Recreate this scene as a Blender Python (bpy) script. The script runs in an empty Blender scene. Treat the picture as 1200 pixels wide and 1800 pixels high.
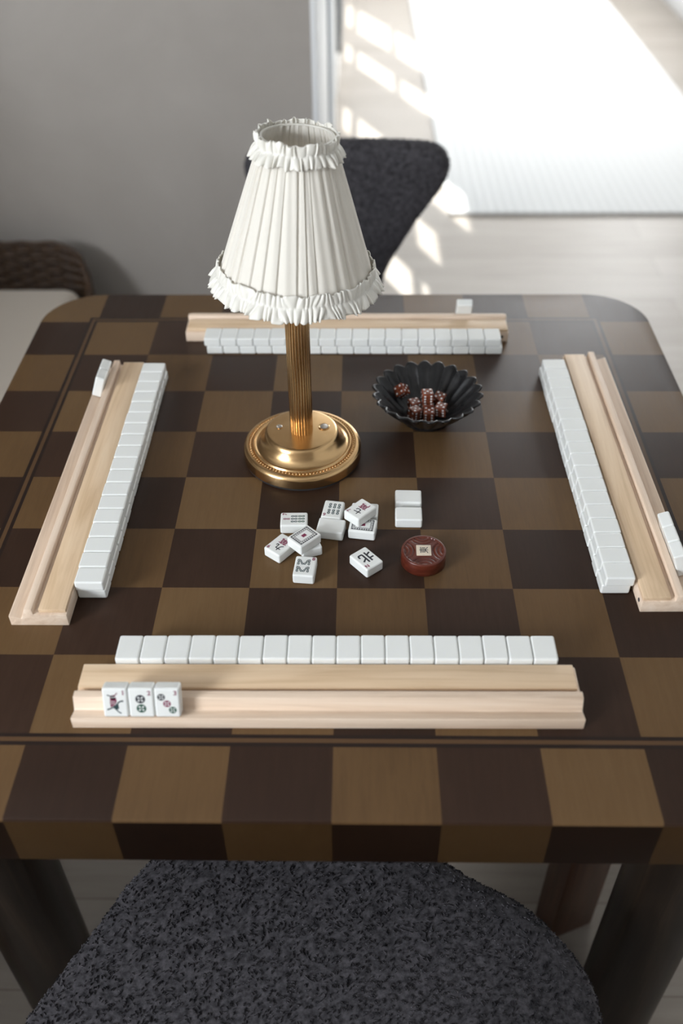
import bpy, bmesh, math, random
from math import sin, cos, pi, radians, sqrt
from mathutils import Matrix, Vector

random.seed(7)
sc = bpy.context.scene
col = sc.collection
TZ = 0.75                     # height of the table top

# ------------------------------------------------------------------ camera
cam_d = bpy.data.cameras.new('camera')
cam = bpy.data.objects.new('camera', cam_d)
col.objects.link(cam)
cam_d.sensor_width = 36.0
cam_d.lens = 33.06
cam_d.clip_start = 0.02
yaw, pit, rol = -0.0207332, 0.71883081, -0.0110726
fw = Vector((sin(yaw) * cos(pit), cos(yaw) * cos(pit), -sin(pit)))
rt = Vector((cos(yaw), -sin(yaw), 0))
up = rt.cross(fw)
r2 = cos(rol) * rt + sin(rol) * up
u2 = -sin(rol) * rt + cos(rol) * up
M = Matrix((r2, u2, -fw)).transposed().to_4x4()
M.translation = Vector((0.0195, -0.85494, 0.69468 + TZ))
cam.matrix_world = M
cam_d.dof.use_dof = True
cam_d.dof.focus_distance = 1.0
cam_d.dof.aperture_fstop = 2.9
sc.camera = cam

# ------------------------------------------------------------------ world, sun, window light, exposure
sc.view_settings.view_transform = 'Standard'
sc.view_settings.look = 'None'
sc.view_settings.exposure = 0.0
sc.view_settings.gamma = 1.0
sc.view_settings.use_curve_mapping = False
sc.cycles.use_denoising = True
sc.cycles.max_bounces = 7
sc.cycles.diffuse_bounces = 4
sc.cycles.sample_clamp_indirect = 6.0
w = bpy.data.worlds.new('sky')
sc.world = w
w.use_nodes = True
w.node_tree.nodes['Background'].inputs[0].default_value = (0.72, 0.84, 1.0, 1)
w.node_tree.nodes['Background'].inputs[1].default_value = 1.2


def lamp(name, kind, loc, direction, energy, color, **kw):
    d = bpy.data.lights.new(name, kind)
    d.energy = energy
    d.color = color
    for k, v in kw.items():
        setattr(d, k, v)
    o = bpy.data.objects.new(name, d)
    col.objects.link(o)
    o.location = loc
    o.rotation_euler = Vector(direction).to_track_quat('-Z', 'Y').to_euler()
    return o


lamp('sun', 'SUN', (-3, 8, 6), (0.203, -0.457, -0.866), 11.0, (1.0, 0.98, 0.95), angle=0.012)
lamp('right_window_daylight', 'AREA', (1.86, 4.1, 1.60), (-1, -0.12, -0.12), 138, (0.97, 0.985, 1.0),
     shape='RECTANGLE', size=3.4, size_y=1.5)
lamp('far_window_daylight', 'AREA', (0.85, 6.95, 1.5), (0, -1, -0.12), 30, (0.96, 0.98, 1.0),
     shape='RECTANGLE', size=1.7, size_y=1.7)
lamp('left_window_daylight', 'AREA', (-2.56, -1.8, 1.65), (1, 0.7, -0.35), 225, (0.88, 0.94, 1.0),
     shape='RECTANGLE', size=1.6, size_y=1.4)


# ------------------------------------------------------------------ node helpers
class NT:
    def __init__(self, name):
        self.m = bpy.data.materials.new(name)
        self.m.use_nodes = True
        self.t = self.m.node_tree
        self.b = self.t.nodes['Principled BSDF']
        self.out = self.t.nodes['Material Output']

    def n(self, typ, ins=None, **kw):
        nd = self.t.nodes.new(typ)
        for k, v in kw.items():
            setattr(nd, k, v)
        for k, v in (ins or {}).items():
            self.put(nd.inputs[k], v)
        return nd

    def put(self, sock, v):
        if hasattr(v, 'is_output'):
            self.t.links.new(v, sock)
        else:
            if isinstance(v, (tuple, list)) and len(v) == 3 and sock.type == 'RGBA':
                v = (*v, 1)
            sock.default_value = v

    def math(self, op, a, b=0.0, c=None):
        nd = self.n('ShaderNodeMath', operation=op)
        self.put(nd.inputs[0], a)
        self.put(nd.inputs[1], b)
        if c is not None:
            self.put(nd.inputs[2], c)
        return nd.outputs[0]

    def mix(self, f, a, b):
        nd = self.n('ShaderNodeMix', data_type='RGBA')
        self.put(nd.inputs['Factor'], f)
        self.put(nd.inputs[6], a)
        self.put(nd.inputs[7], b)
        return nd.outputs[2]

    def coord(self, which='Object', scale=(1, 1, 1), loc=(0, 0, 0)):
        tc = self.n('ShaderNodeTexCoord')
        mp = self.n('ShaderNodeMapping', {'Vector': tc.outputs[which], 'Scale': scale, 'Location': loc})
        return mp.outputs[0]

    def noise(self, vec, scale=5.0, detail=3.0, rough=0.5, dist=0.0):
        nd = self.n('ShaderNodeTexNoise', {'Vector': vec, 'Scale': scale, 'Detail': detail, 'Roughness': rough, 'Distortion': dist})
        return nd.outputs[0]

    def ramp(self, f, stops):
        nd = self.n('ShaderNodeValToRGB', {'Fac': f})
        cr = nd.color_ramp
        while len(cr.elements) < len(stops):
            cr.elements.new(0.5)
        for e, (p, c) in zip(cr.elements, stops):
            e.position = p
            e.color = (*c, 1) if len(c) == 3 else c
        return nd.outputs[0]

    def bump(self, h, strength=0.3, dist=0.002):
        nd = self.n('ShaderNodeBump', {'Height': h, 'Strength': strength, 'Distance': dist})
        self.put(self.b.inputs['Normal'], nd.outputs[0])

    def set(self, **kw):
        for k, v in kw.items():
            self.put(self.b.inputs[k.replace('_', ' ')], v)
        return self


def plain(name, color, rough=0.5, metal=0.0, **kw):
    t = NT(name)
    t.set(Base_Color=color, Roughness=rough, Metallic=metal, **kw)
    return t.m


# ------------------------------------------------------------------ materials
S = 0.09
GAP = 0.0127


def table_material():
    t = NT('checkered_walnut')
    tc = t.n('ShaderNodeTexCoord')
    sp = t.n('ShaderNodeSeparateXYZ', {'Vector': tc.outputs['Object']})
    x, y, z = sp.outputs
    m = t.math
    idx = {}
    edge = {}
    for k, c in (('x', x), ('y', y)):
        a = m('ABSOLUTE', c)
        outer = m('GREATER_THAN', a, 4 * S)
        base = m('FLOOR', m('DIVIDE', m('ADD', c, 4 * S), S))
        sgn = m('SIGN', c)
        # outside the border: index is -1 or 8
        oi = m('ADD', m('MULTIPLY', sgn, 4.5), 3.5)
        idx[k] = m('ADD', m('MULTIPLY', base, m('SUBTRACT', 1.0, outer)), m('MULTIPLY', oi, outer))
        edge[k] = a
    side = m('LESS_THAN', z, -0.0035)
    par = m('MODULO', m('ADD', m('ADD', m('ADD', idx['x'], idx['y']), side), 20.0), 2.0)
    par = m('ROUND', par)
    # string inlay that follows a square
    d = m('SUBTRACT', m('MAXIMUM', edge['x'], edge['y']), 4 * S)   # 0 .. GAP inside the border band
    inband = m('MULTIPLY', m('GREATER_THAN', d, 0.0), m('LESS_THAN', d, GAP))
    inband = m('MULTIPLY', inband, m('SUBTRACT', 1.0, side))
    light = m('MULTIPLY', m('GREATER_THAN', d, 0.0040), m('LESS_THAN', d, 0.0085))
    # wood grain
    v = t.coord('Object', (60, 5, 20))
    g1 = t.noise(v, 3.0, 6, 0.65, 0.6)
    v2 = t.coord('Object', (420, 25, 60))
    g2 = t.noise(v2, 2.0, 4, 0.6)
    v3 = t.coord('Object', (1, 1, 1))
    g3 = t.noise(v3, 9.0, 3, 0.55)
    cellid = t.n('ShaderNodeCombineXYZ', {0: idx['x'], 1: idx['y'], 2: side})
    wn = t.n('ShaderNodeTexWhiteNoise', {'Vector': cellid.outputs[0]})
    tone = m('ADD', m('MULTIPLY', wn.outputs[0], 0.5), m('MULTIPLY', g1, 0.75))
    tone = m('ADD', tone, m('MULTIPLY', g2, 0.35))
    tone = m('MULTIPLY', m('ADD', tone, m('MULTIPLY', g3, 0.5)), 0.55)
    tan = t.ramp(tone, [(0.2, (0.068, 0.036, 0.015)), (0.55, (0.112, 0.062, 0.026)), (0.9, (0.15, 0.090, 0.041))])
    dark = t.ramp(tone, [(0.2, (0.016, 0.0078, 0.0046)), (0.55, (0.031, 0.0152, 0.0090)), (0.9, (0.048, 0.025, 0.0150))])
    c = t.mix(par, dark, tan)
    band = t.mix(light, (0.018, 0.010, 0.0075), (0.088, 0.047, 0.022))
    c = t.mix(inband, c, band)
    edge_shade = t.mix(side, (1.0, 1.0, 1.0), (0.29, 0.265, 0.23))     # shade on the edge faces, painted into the wood colour
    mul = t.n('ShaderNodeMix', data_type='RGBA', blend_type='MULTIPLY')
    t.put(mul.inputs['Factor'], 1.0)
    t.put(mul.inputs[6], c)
    t.put(mul.inputs[7], edge_shade)
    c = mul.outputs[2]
    rough = m('ADD', 0.40, m('MULTIPLY', g1, 0.12))
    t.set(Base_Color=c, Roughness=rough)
    t.put(t.b.inputs['Specular IOR Level'], m('SUBTRACT', 0.21, m('MULTIPLY', side, 0.14)))
    t.bump(g2, 0.06, 0.0006)
    return t.m


def wood(name, lo, mid, hi, axis=0, scale=1.0, rough=0.5, fine=0.5):
    t = NT(name)
    s = [38 * scale] * 3
    s[axis] = 2.2 * scale
    info = t.n('ShaderNodeObjectInfo')
    off = t.n('ShaderNodeVectorMath', {0: t.coord('Object', tuple(s)), 1: info.outputs['Location']}, operation='ADD')
    g = t.noise(off.outputs[0], 1.6, 4, 0.55, 1.6)
    s2 = [300 * scale] * 3
    s2[axis] = 8 * scale
    g2 = t.noise(t.coord('Object', tuple(s2)), 1.5, 3, 0.6)
    f = t.math('ADD', t.math('MULTIPLY', g, 1.0 - 0.4 * fine), t.math('MULTIPLY', g2, 0.4 * fine))
    c = t.ramp(f, [(0.3, lo), (0.5, mid), (0.7, hi)])
    t.set(Base_Color=c, Roughness=rough)
    t.bump(g2, 0.08, 0.0005)
    return t.m


MT = {}
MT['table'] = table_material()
MT['leg'] = wood('dark_walnut_leg', (0.006, 0.0035, 0.0022), (0.013, 0.0078, 0.0048), (0.026, 0.016, 0.010), 2, 0.8, 0.36)
for_leg = MT['leg'].node_tree.nodes['Principled BSDF']
for_leg.inputs['Specular IOR Level'].default_value = 0.2
MT['pine'] = wood('pale_pine', (0.60, 0.44, 0.32), (0.74, 0.575, 0.44), (0.82, 0.67, 0.54), 0, 1.0, 0.55)
MT['pine_yellow'] = wood('honey_pine', (0.55, 0.37, 0.215), (0.72, 0.525, 0.345), (0.80, 0.615, 0.43), 0, 0.8, 0.5)
MT['chair_leg'] = wood('reddish_walnut', (0.05, 0.020, 0.010), (0.085, 0.036, 0.018), (0.12, 0.055, 0.03), 2, 0.8, 0.4)


def ivory():
    t = NT('ivory_acrylic')
    g = t.noise(t.coord('Object', (300, 1500, 300)), 1.0, 2, 0.5)
    t.set(Base_Color=(0.80, 0.805, 0.78), Roughness=0.22)
    t.bump(g, 0.05, 0.0003)
    t.b.inputs['Specular IOR Level'].default_value = 0.5
    t.b.inputs['Subsurface Weight'].default_value = 0.15
    t.b.inputs['Subsurface Radius'].default_value = (0.003, 0.003, 0.0025)
    return t.m


MT['ivory'] = ivory()
MT['ink_black'] = plain('black_engraving', (0.012, 0.014, 0.022), 0.5)
MT['ink_red'] = plain('plum_red_engraving', (0.20, 0.018, 0.065), 0.5)
MT['ink_green'] = plain('green_engraving', (0.012, 0.075, 0.045), 0.5)
MT['ink_teal'] = plain('slate_green_engraving', (0.02, 0.05, 0.055), 0.5)


def brass(name, rough, stretch):
    t = NT(name)
    g = t.noise(t.coord('Object', stretch), 1.0, 3, 0.6)
    c = t.ramp(g, [(0.3, (0.60, 0.385, 0.185)), (0.7, (0.66, 0.44, 0.225))])
    t.set(Base_Color=c, Metallic=1.0, Roughness=t.math('ADD', rough - 0.06, t.math('MULTIPLY', g, 0.12)))
    t.bump(g, 0.02, 0.0001)
    return t.m


MT['brass'] = brass('brushed_brass', 0.24, (60, 60, 3000))
MT['brass_pole'] = brass('brushed_brass_pole', 0.22, (300, 300, 20))
MT['steel'] = plain('satin_steel_button', (0.55, 0.52, 0.48), 0.3, 1.0)
MT['felt'] = plain('black_felt', (0.012, 0.012, 0.013), 0.9)


def fabric(name, color, trans, fine=(900, 900, 900), bump=0.15):
    t = NT(name)
    g = t.noise(t.coord('Object', fine), 1.0, 3, 0.6)
    t.set(Base_Color=color, Roughness=0.75)
    t.b.inputs['Sheen Weight'].default_value = 0.25
    t.b.inputs['Sheen Roughness'].default_value = 0.4
    t.bump(g, bump, 0.0006)
    tr = t.n('ShaderNodeBsdfTranslucent', {'Color': tuple(min(1, c * 1.02) for c in color)})
    mx = t.n('ShaderNodeMixShader', {0: trans})
    t.put(mx.inputs[1], t.b.outputs[0])
    t.put(mx.inputs[2], tr.outputs[0])
    t.t.links.new(mx.outputs[0], t.out.inputs[0])
    return t.m


MT['shade'] = fabric('ivory_pleated_silk', (0.88, 0.84, 0.765), 0.30, (700, 700, 120))
MT['ruffle'] = fabric('ivory_satin_ruffle', (0.88, 0.85, 0.78), 0.22, (500, 500, 500), 0.1)
MT['ruffle'].node_tree.nodes['Principled BSDF'].inputs['Roughness'].default_value = 0.42


def iron():
    t = NT('blackened_iron')
    g = t.noise(t.coord('Object', (60, 60, 60)), 1.0, 5, 0.6)
    c = t.ramp(g, [(0.3, (0.010, 0.010, 0.011)), (0.7, (0.028, 0.027, 0.028))])
    t.set(Base_Color=c, Metallic=0.35, Roughness=t.math('ADD', 0.20, t.math('MULTIPLY', g, 0.2)))
    t.bump(g, 0.15, 0.001)
    return t.m


MT['iron'] = iron()


def die_mat():
    t = NT('marbled_brown_resin')
    info = t.n('ShaderNodeObjectInfo')
    v = t.n('ShaderNodeVectorMath', {0: t.coord('Object', (160, 160, 160)), 1: info.outputs['Location']}, operation='ADD')
    g = t.noise(v.outputs[0], 1.0, 3, 0.55, 2.5)
    c = t.ramp(g, [(0.35, (0.08, 0.017, 0.009)), (0.55, (0.21, 0.05, 0.022)), (0.75, (0.42, 0.17, 0.08))])
    t.set(Base_Color=c, Roughness=0.12)
    return t.m


MT['die'] = die_mat()
MT['pip'] = plain('white_pip', (0.85, 0.85, 0.84), 0.4)
MT['rosewood'] = wood('red_rosewood', (0.058, 0.0105, 0.006), (0.096, 0.018, 0.009), (0.135, 0.031, 0.015), 0, 2.0, 0.3)
MT['bone'] = plain('cream_bone_inlay', (0.66, 0.56, 0.44), 0.5)


def fur():
    t = NT('charcoal_shearling')
    g = t.noise(t.coord('Object', (150, 150, 150)), 1.0, 3, 0.7)
    c = t.ramp(g, [(0.3, (0.014, 0.013, 0.015)), (0.7, (0.100, 0.093, 0.102))])
    t.set(Base_Color=c, Roughness=0.8)
    t.b.inputs['Sheen Weight'].default_value = 0.35
    t.b.inputs['Sheen Roughness'].default_value = 0.35
    t.b.inputs['Sheen Tint'].default_value = (0.45, 0.43, 0.47, 1)
    t.b.inputs['Specular IOR Level'].default_value = 0.25
    return t.m


MT['fur'] = fur()


def plaster(name, a, b, scale=2.2):
    t = NT(name)
    v = t.coord('Object', (1, 1, 1))
    g = t.noise(v, scale, 5, 0.55, 0.5)
    g2 = t.noise(v, 40, 4, 0.6)
    c = t.ramp(g, [(0.3, a), (0.7, b)])
    t.set(Base_Color=c, Roughness=0.85)
    t.bump(g2, 0.12, 0.002)
    return t.m


MT['plaster'] = plaster('taupe_plaster', (0.325, 0.292, 0.262), (0.40, 0.365, 0.332))
MT['white_wall'] = plaster('white_plaster', (0.78, 0.78, 0.77), (0.82, 0.82, 0.81))
MT['paint'] = plain('white_paint', (0.80, 0.80, 0.80), 0.4)
MT['frame_grey'] = plain('slate_grey_frame', (0.10, 0.115, 0.13), 0.45)


def floor_mat():
    t = NT('pale_oak_planks')
    v = t.coord('Object', (1, 1, 1))
    br = t.n('ShaderNodeTexBrick', {'Vector': v, 'Scale': 1.0, 'Mortar Size': 0.0015, 'Brick Width': 1.6,
                                    'Row Height': 0.14, 'Color1': (0.30, 0.30, 0.30), 'Color2': (0.7, 0.7, 0.7), 'Mortar': (0, 0, 0), 'Bias': 0.0},
             offset=0.37)
    tone = br.outputs[0]
    g = t.noise(t.coord('Object', (3, 40, 20)), 1.0, 5, 0.6, 0.8)
    g2 = t.noise(t.coord('Object', (9, 240, 60)), 1.0, 3, 0.6)
    f = t.math('ADD', t.math('MULTIPLY', tone, 0.45), t.math('MULTIPLY', g, 0.45))
    f = t.math('ADD', f, t.math('MULTIPLY', g2, 0.15))
    c = t.ramp(f, [(0.0, (0.095, 0.072, 0.052)), (0.3, (0.285, 0.242, 0.200)), (0.55, (0.385, 0.340, 0.295)), (0.85, (0.465, 0.423, 0.380))])
    t.set(Base_Color=c, Roughness=0.42)
    t.bump(g2, 0.1, 0.001)
    return t.m


MT['floor'] = floor_mat()


def rug_mat():
    t = NT('white_ribbed_wool')
    wv = t.n('ShaderNodeTexWave', {'Vector': t.coord('Object', (1, 0.02, 1)), 'Scale': 9.0, 'Distortion': 0.3}, bands_direction='X')
    g = t.noise(t.coord('Object', (300, 300, 300)), 1.0, 3, 0.6)
    c = t.ramp(wv.outputs['Fac'], [(0.2, (0.80, 0.80, 0.79)), (0.8, (0.86, 0.86, 0.85))])
    t.set(Base_Color=c, Roughness=0.95)
    t.bump(t.math('ADD', wv.outputs['Fac'], t.math('MULTIPLY', g, 0.6)), 0.5, 0.004)
    return t.m


MT['rug'] = rug_mat()
MT['cushion'] = fabric('cream_linen', (0.60, 0.53, 0.45), 0.03, (400, 400, 400), 0.25)
MT['wicker'] = wood('brown_rattan', (0.026, 0.012, 0.005), (0.052, 0.025, 0.010), (0.09, 0.047, 0.020), 0, 2.0, 0.5)
MT['patio'] = plaster('pale_concrete', (0.42, 0.41, 0.39), (0.52, 0.51, 0.49), 4)


def glass_mat():
    t = NT('clear_pane')
    tr = t.n('ShaderNodeBsdfTransparent', {'Color': (0.97, 0.985, 0.98)})
    gl = t.n('ShaderNodeBsdfGlossy', {'Color': (1, 1, 1), 'Roughness': 0.02})
    mx = t.n('ShaderNodeMixShader', {0: 0.08, 1: tr.outputs[0], 2: gl.outputs[0]})
    t.t.links.new(mx.outputs[0], t.out.inputs[0])
    return t.m


MT['glass'] = glass_mat()


# ------------------------------------------------------------------ mesh helpers
def link_mesh(name, me, mats, parent=None, loc=None, rot=None, smooth=None):
    if not isinstance(mats, (list, tuple)):
        mats = [mats]
    for m_ in mats:
        if m_.name not in [x.name for x in me.materials]:
            me.materials.append(m_)
    if smooth is not None:
        for p in me.polygons:
            p.use_smooth = True
        if smooth < 3.1:
            me.set_sharp_from_angle(angle=smooth)
    o = bpy.data.objects.new(name, me)
    col.objects.link(o)
    if parent:
        o.parent = parent
    if loc is not None:
        o.location = loc
    if rot is not None:
        o.rotation_euler = rot
    return o


def from_bm(name, bm, mats, parent=None, loc=None, rot=None, smooth=None):
    me = bpy.data.meshes.new(name)
    bm.normal_update()
    bm.to_mesh(me)
    bm.free()
    return link_mesh(name, me, mats, parent, loc, rot, smooth)


def from_py(name, vs, fs, mats, parent=None, loc=None, rot=None, smooth=None):
    me = bpy.data.meshes.new(name)
    me.from_pydata(vs, [], fs)
    me.update()
    return link_mesh(name, me, mats, parent, loc, rot, smooth)


def add_box(bm, x0, x1, y0, y1, z0, z1, bevel=0.0, seg=2):
    r = bmesh.ops.create_cube(bm, size=1)
    vs = r['verts']
    for v in vs:
        v.co = Vector(((x0 + x1) / 2 + v.co.x * (x1 - x0), (y0 + y1) / 2 + v.co.y * (y1 - y0), (z0 + z1) / 2 + v.co.z * (z1 - z0)))
    if bevel:
        es = list({e for v in vs for e in v.link_edges})
        bmesh.ops.bevel(bm, geom=es, offset=bevel, segments=seg, profile=0.5, affect='EDGES')


def box(name, x0, x1, y0, y1, z0, z1, mat, parent=None, bevel=0.0, seg=2):
    bm = bmesh.new()
    add_box(bm, x0, x1, y0, y1, z0, z1, bevel, seg)
    return from_bm(name, bm, mat, parent, smooth=0.6 if bevel else None)


def round_normals(me, half, centre, bev, only_smooth=True):
    """true normals of a box with rounded edges: flat faces stay flat."""
    ns = []
    for v in me.vertices:
        d = v.co - centre
        c_ = Vector([max(-(h - bev), min(h - bev, d[i])) for i, h in enumerate(half)])
        n_ = d - c_
        ns.append(n_.normalized() if n_.length > 1e-9 else Vector((0, 0, 1)))
    for p in me.polygons:
        p.use_smooth = True
    me.normals_split_custom_set_from_vertices(ns)


def lathe(name, prof, n, mat, parent=None, loc=None, smooth=0.6, rfun=None):
    """prof: list of (r, z); closed at both ends when r == 0."""
    vs, fs, rows = [], [], []
    for r, z in prof:
        if r < 1e-6:
            rows.append([len(vs)])
            vs.append((0, 0, z))
        else:
            row = []
            for i in range(n):
                a = 2 * pi * i / n
                rr = r if rfun is None else rfun(r, z, a)
                row.append(len(vs))
                vs.append((rr * cos(a), rr * sin(a), z))
            rows.append(row)
    for A, B in zip(rows, rows[1:]):
        for i in range(n):
            j = (i + 1) % n
            if len(A) == 1 and len(B) == 1:
                continue
            if len(A) == 1:
                fs.append((A[0], B[j], B[i]))
            elif len(B) == 1:
                fs.append((A[i], A[j], B[0]))
            else:
                fs.append((A[i], A[j], B[j], B[i]))
    return from_py(name, vs, fs, mat, parent, loc, None, smooth)


def empty(name, loc, rz=0.0):
    o = bpy.data.objects.new(name, None)
    o.empty_display_size = 0.05
    col.objects.link(o)
    o.location = loc
    o.rotation_euler = (0, 0, rz)
    return o


def tag(o, label=None, cat=None, group=None, kind=None):
    if label:
        o['label'] = label
    if cat:
        o['category'] = cat
    if group:
        o['group'] = group
    if kind:
        o['kind'] = kind
    return o


def children(o):
    return [c for c in bpy.data.objects if c.parent == o]


def copy_tree(o, parent=None):
    c = o.copy()
    col.objects.link(c)
    if parent:
        c.parent = parent
    for ch in children(o):
        copy_tree(ch, c)
    return c


ORD = ['', 'first', 'second', 'third', 'fourth', 'fifth', 'sixth', 'seventh', 'eighth', 'ninth', 'tenth', 'eleventh', 'twelfth',
       'thirteenth', 'fourteenth', 'fifteenth', 'sixteenth', 'seventeenth', 'eighteenth']

# ------------------------------------------------------------------ the room
def struct(o):
    o['kind'] = 'structure'
    return o


XW = -0.075                                        # inner face of the glazed door wall
struct(box('floor', -2.7, 2.0, -3.1, 7.1, -0.05, 0, MT['floor']))
struct(box('wall_back', -2.6, XW, 1.2, 1.4, 0, 2.65, MT['plaster']))
struct(box('wall_left', -2.7, -2.6, -3.0, 1.4, 0, 2.65, MT['plaster']))
struct(box('light_blocker_wall', -1.42, -1.3, 0.25, 1.2, 0, 2.65, MT['plaster']))  # added out of view to shade the left part of the back wall
struct(box('light_blocker_low_wall', -1.42, -1.3, -2.2, 0.25, 0, 1.0, MT['plaster']))  # added unseen blocker: keeps left window light off near chair, legs and floor
struct(box('wall_right', 1.9, 2.0, -3.0, 7.0, 0, 2.65, MT['white_wall']))
struct(box('wall_rear', -2.6, 1.9, -3.1, -3.0, 0, 2.65, MT['plaster']))
struct(box('wall_far', -0.2, 1.9, 7.0, 7.1, 0, 2.65, MT['white_wall']))
bm = bmesh.new()
add_box(bm, -2.7, 2.0, -3.1, 1.4, 2.65, 2.75)
add_box(bm, -0.2, 2.0, 1.4, 7.1, 2.65, 2.75)
struct(from_bm('ceiling', bm, MT['white_wall']))
struct(box('baseboard_right', 1.885, 1.9, -3.0, 7.0, 0, 0.09, MT['paint'], bevel=0.003))
struct(box('baseboard_back', -2.6, XW, 1.185, 1.2, 0, 0.07, MT['paint'], bevel=0.003))
struct(box('patio_ground', -4.5, -0.2, 1.4, 8.0, -0.06, -0.01, MT['patio']))

# glazed wall: piers, lintel, and one glazed door per opening
openings = [(2.35, 2.68), (2.88, 3.19), (3.40, 3.76), (4.43, 4.78), (5.09, 5.63)]
TOPS = [1.5, 1.72, 2.24, 2.24, 2.24]
ZT = 2.24
bm = bmesh.new()
ys = [1.4] + [v for o_ in openings for v in o_] + [7.0]
for a, b in zip(ys[0::2], ys[1::2]):
    add_box(bm, XW - 0.03, XW, a, b, 0, ZT)
add_box(bm, XW - 0.03, XW, 1.4, 7.0, ZT, 2.65)
for (a, b), zt in zip(openings, TOPS):
    if zt < ZT:
        add_box(bm, XW - 0.03, XW, a, b, zt, ZT)
struct(from_bm('wall_windows', bm, MT['white_wall']))
for i, ((a, b), ZT) in enumerate(zip(openings, TOPS)):
    bm = bmesh.new()
    x0, x1 = XW - 0.022, XW - 0.010
    add_box(bm, x0, x1, a, a + 0.012, 0, ZT)
    add_box(bm, x0, x1, b - 0.012, b, 0, ZT)
    add_box(bm, x0, x1, a, b, 0, 0.03)
    add_box(bm, x0, x1, a, b, ZT - 0.03, ZT)
    for zz in (0.13, 0.42, 1.30):
        add_box(bm, x0, x1, a, b, zz - 0.045, zz + 0.045)
    d = struct(from_bm('door_%d' % (i + 1), bm, MT['paint']))
    g = box('pane', XW - 0.018, XW - 0.014, a + 0.012, b - 0.012, 0.03, ZT - 0.03, MT['glass'], d)
# white trim at the end of the back wall, grey frame behind it, slate shutter leaf between two doors
struct(box('trim_1', XW, XW + 0.012, 1.2, 1.95, 0, 2.3, MT['paint'], bevel=0.002))
sh = tag(box('door_leaf', XW + 0.001, XW + 0.02, 3.8, 4.4, 0.18, 2.2, MT['frame_grey'], bevel=0.003),
         'slate grey shutter leaf folded against the white window wall', 'shutter')
struct(box('trim_2', XW, XW + 0.018, 1.96, 2.34, 0, 2.3, plain('blue_grey_paint', (0.36, 0.40, 0.44), 0.4), bevel=0.002))

# frames of the windows that light the room
def wframe(name, axis, at, a0, a1, z0, z1):
    bm = bmesh.new()
    for p, q, r, t_ in ((a0 - .05, a1 + .05, z0 - .05, z0), (a0 - .05, a1 + .05, z1, z1 + .05), (a0 - .05, a0, z0, z1), (a1, a1 + .05, z0, z1)):
        lo, hi = min(at), max(at)
        if axis == 'x':
            add_box(bm, lo, hi, p, q, r, t_)
        else:
            add_box(bm, p, q, lo, hi, r, t_)
    struct(from_bm(name, bm, MT['paint']))


wframe('window_1', 'x', (1.83, 1.90), 2.4, 5.8, 0.78, 2.32)
wframe('window_2', 'y', (6.93, 7.0), 0.0, 1.7, 0.65, 2.35)
wframe('window_3', 'x', (-2.60, -2.53), -2.62, -0.98, 0.92, 2.38)

# rug
bm = bmesh.new()
add_box(bm, 0.335, 1.53, 2.43, 6.6, 0.0005, 0.014, 0.005)
o = from_bm('rug', bm, MT['rug'], smooth=0.6)
for v in o.data.vertices:                        # its long side is not quite parallel to the planks
    if v.co.x < 0.9:
        v.co.x += 0.02 * max(0, (3.6 - v.co.y) / 1.2)
tag(o, 'long white ribbed wool rug lying on the pale floor behind the table', 'rug')

# ------------------------------------------------------------------ rattan bench on the left
bench = empty('rattan_bench', (-0.93, 0.26, 0))
tag(bench, 'brown woven rattan bench with cream seat cushion against the wall left of the table', 'bench')


def woven_wall(pts, z0, z1, rows, amp, r):
    """rows of wavy canes weaving round uprights along a polyline of (x, y)."""
    P = [Vector((a, b, 0)) for a, b in pts]
    seg = [(P[i + 1] - P[i]).length for i in range(len(P) - 1)]
    L = sum(seg)
    n = int(L / 0.008)
    path = []
    for k in range(n + 1):
        s = L * k / n
        i = 0
        while i < len(seg) - 1 and s > seg[i]:
            s -= seg[i]
            i += 1
        d = (P[i + 1] - P[i]).normalized()
        path.append((P[i] + d * s, Vector((-d.y, d.x, 0)), L * k / n))
    vs, fs = [], []
    for row in range(rows):
        z = z0 + (z1 - z0) * (row + 0.5) / rows
        ph = pi * (row % 2)
        base = len(vs)
        for p, nn, s in path:
            c = p + nn * (amp * sin(s / 0.032 * pi + ph))
            for q in range(5):
                a = 2 * pi * q / 5
                vs.append((c.x + nn.x * r * cos(a), c.y + nn.y * r * cos(a), z + r * 1.1 * sin(a)))
        for k in range(n):
            for q in range(5):
                a, b = base + k * 5 + q, base + k * 5 + (q + 1) % 5
                fs.append((a, b, b + 5, a + 5))
    return vs, fs


bx0, bx1, by0, by1 = -0.36, 0.335, -0.86, 0.85      # bench local footprint


def rr_pts(x0, x1, y0, y1, r, n=8):
    out = []
    for cx, cy, a0 in ((x1 - r, y1 - r, 0), (x0 + r, y1 - r, 90), (x0 + r, y0 + r, 180), (x1 - r, y0 + r, 270)):
        for k in range(n + 1):
            a = radians(a0 + 90 * k / n)
            out.append((cx + r * cos(a), cy + r * sin(a)))
    return out


ring = rr_pts(bx0, bx1, by0, by1, 0.06)
vs, fs = woven_wall(ring + [ring[0]], 0.03, 0.345, 26, 0.003, 0.0058)
from_py('woven_base', vs, fs, MT['wicker'], bench, smooth=3.2)
box('seat_board', bx0 + 0.02, bx1 - 0.02, by0 + 0.02, by1 - 0.02, 0.05, 0.36, MT['wicker'], bench, 0.01)
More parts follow.
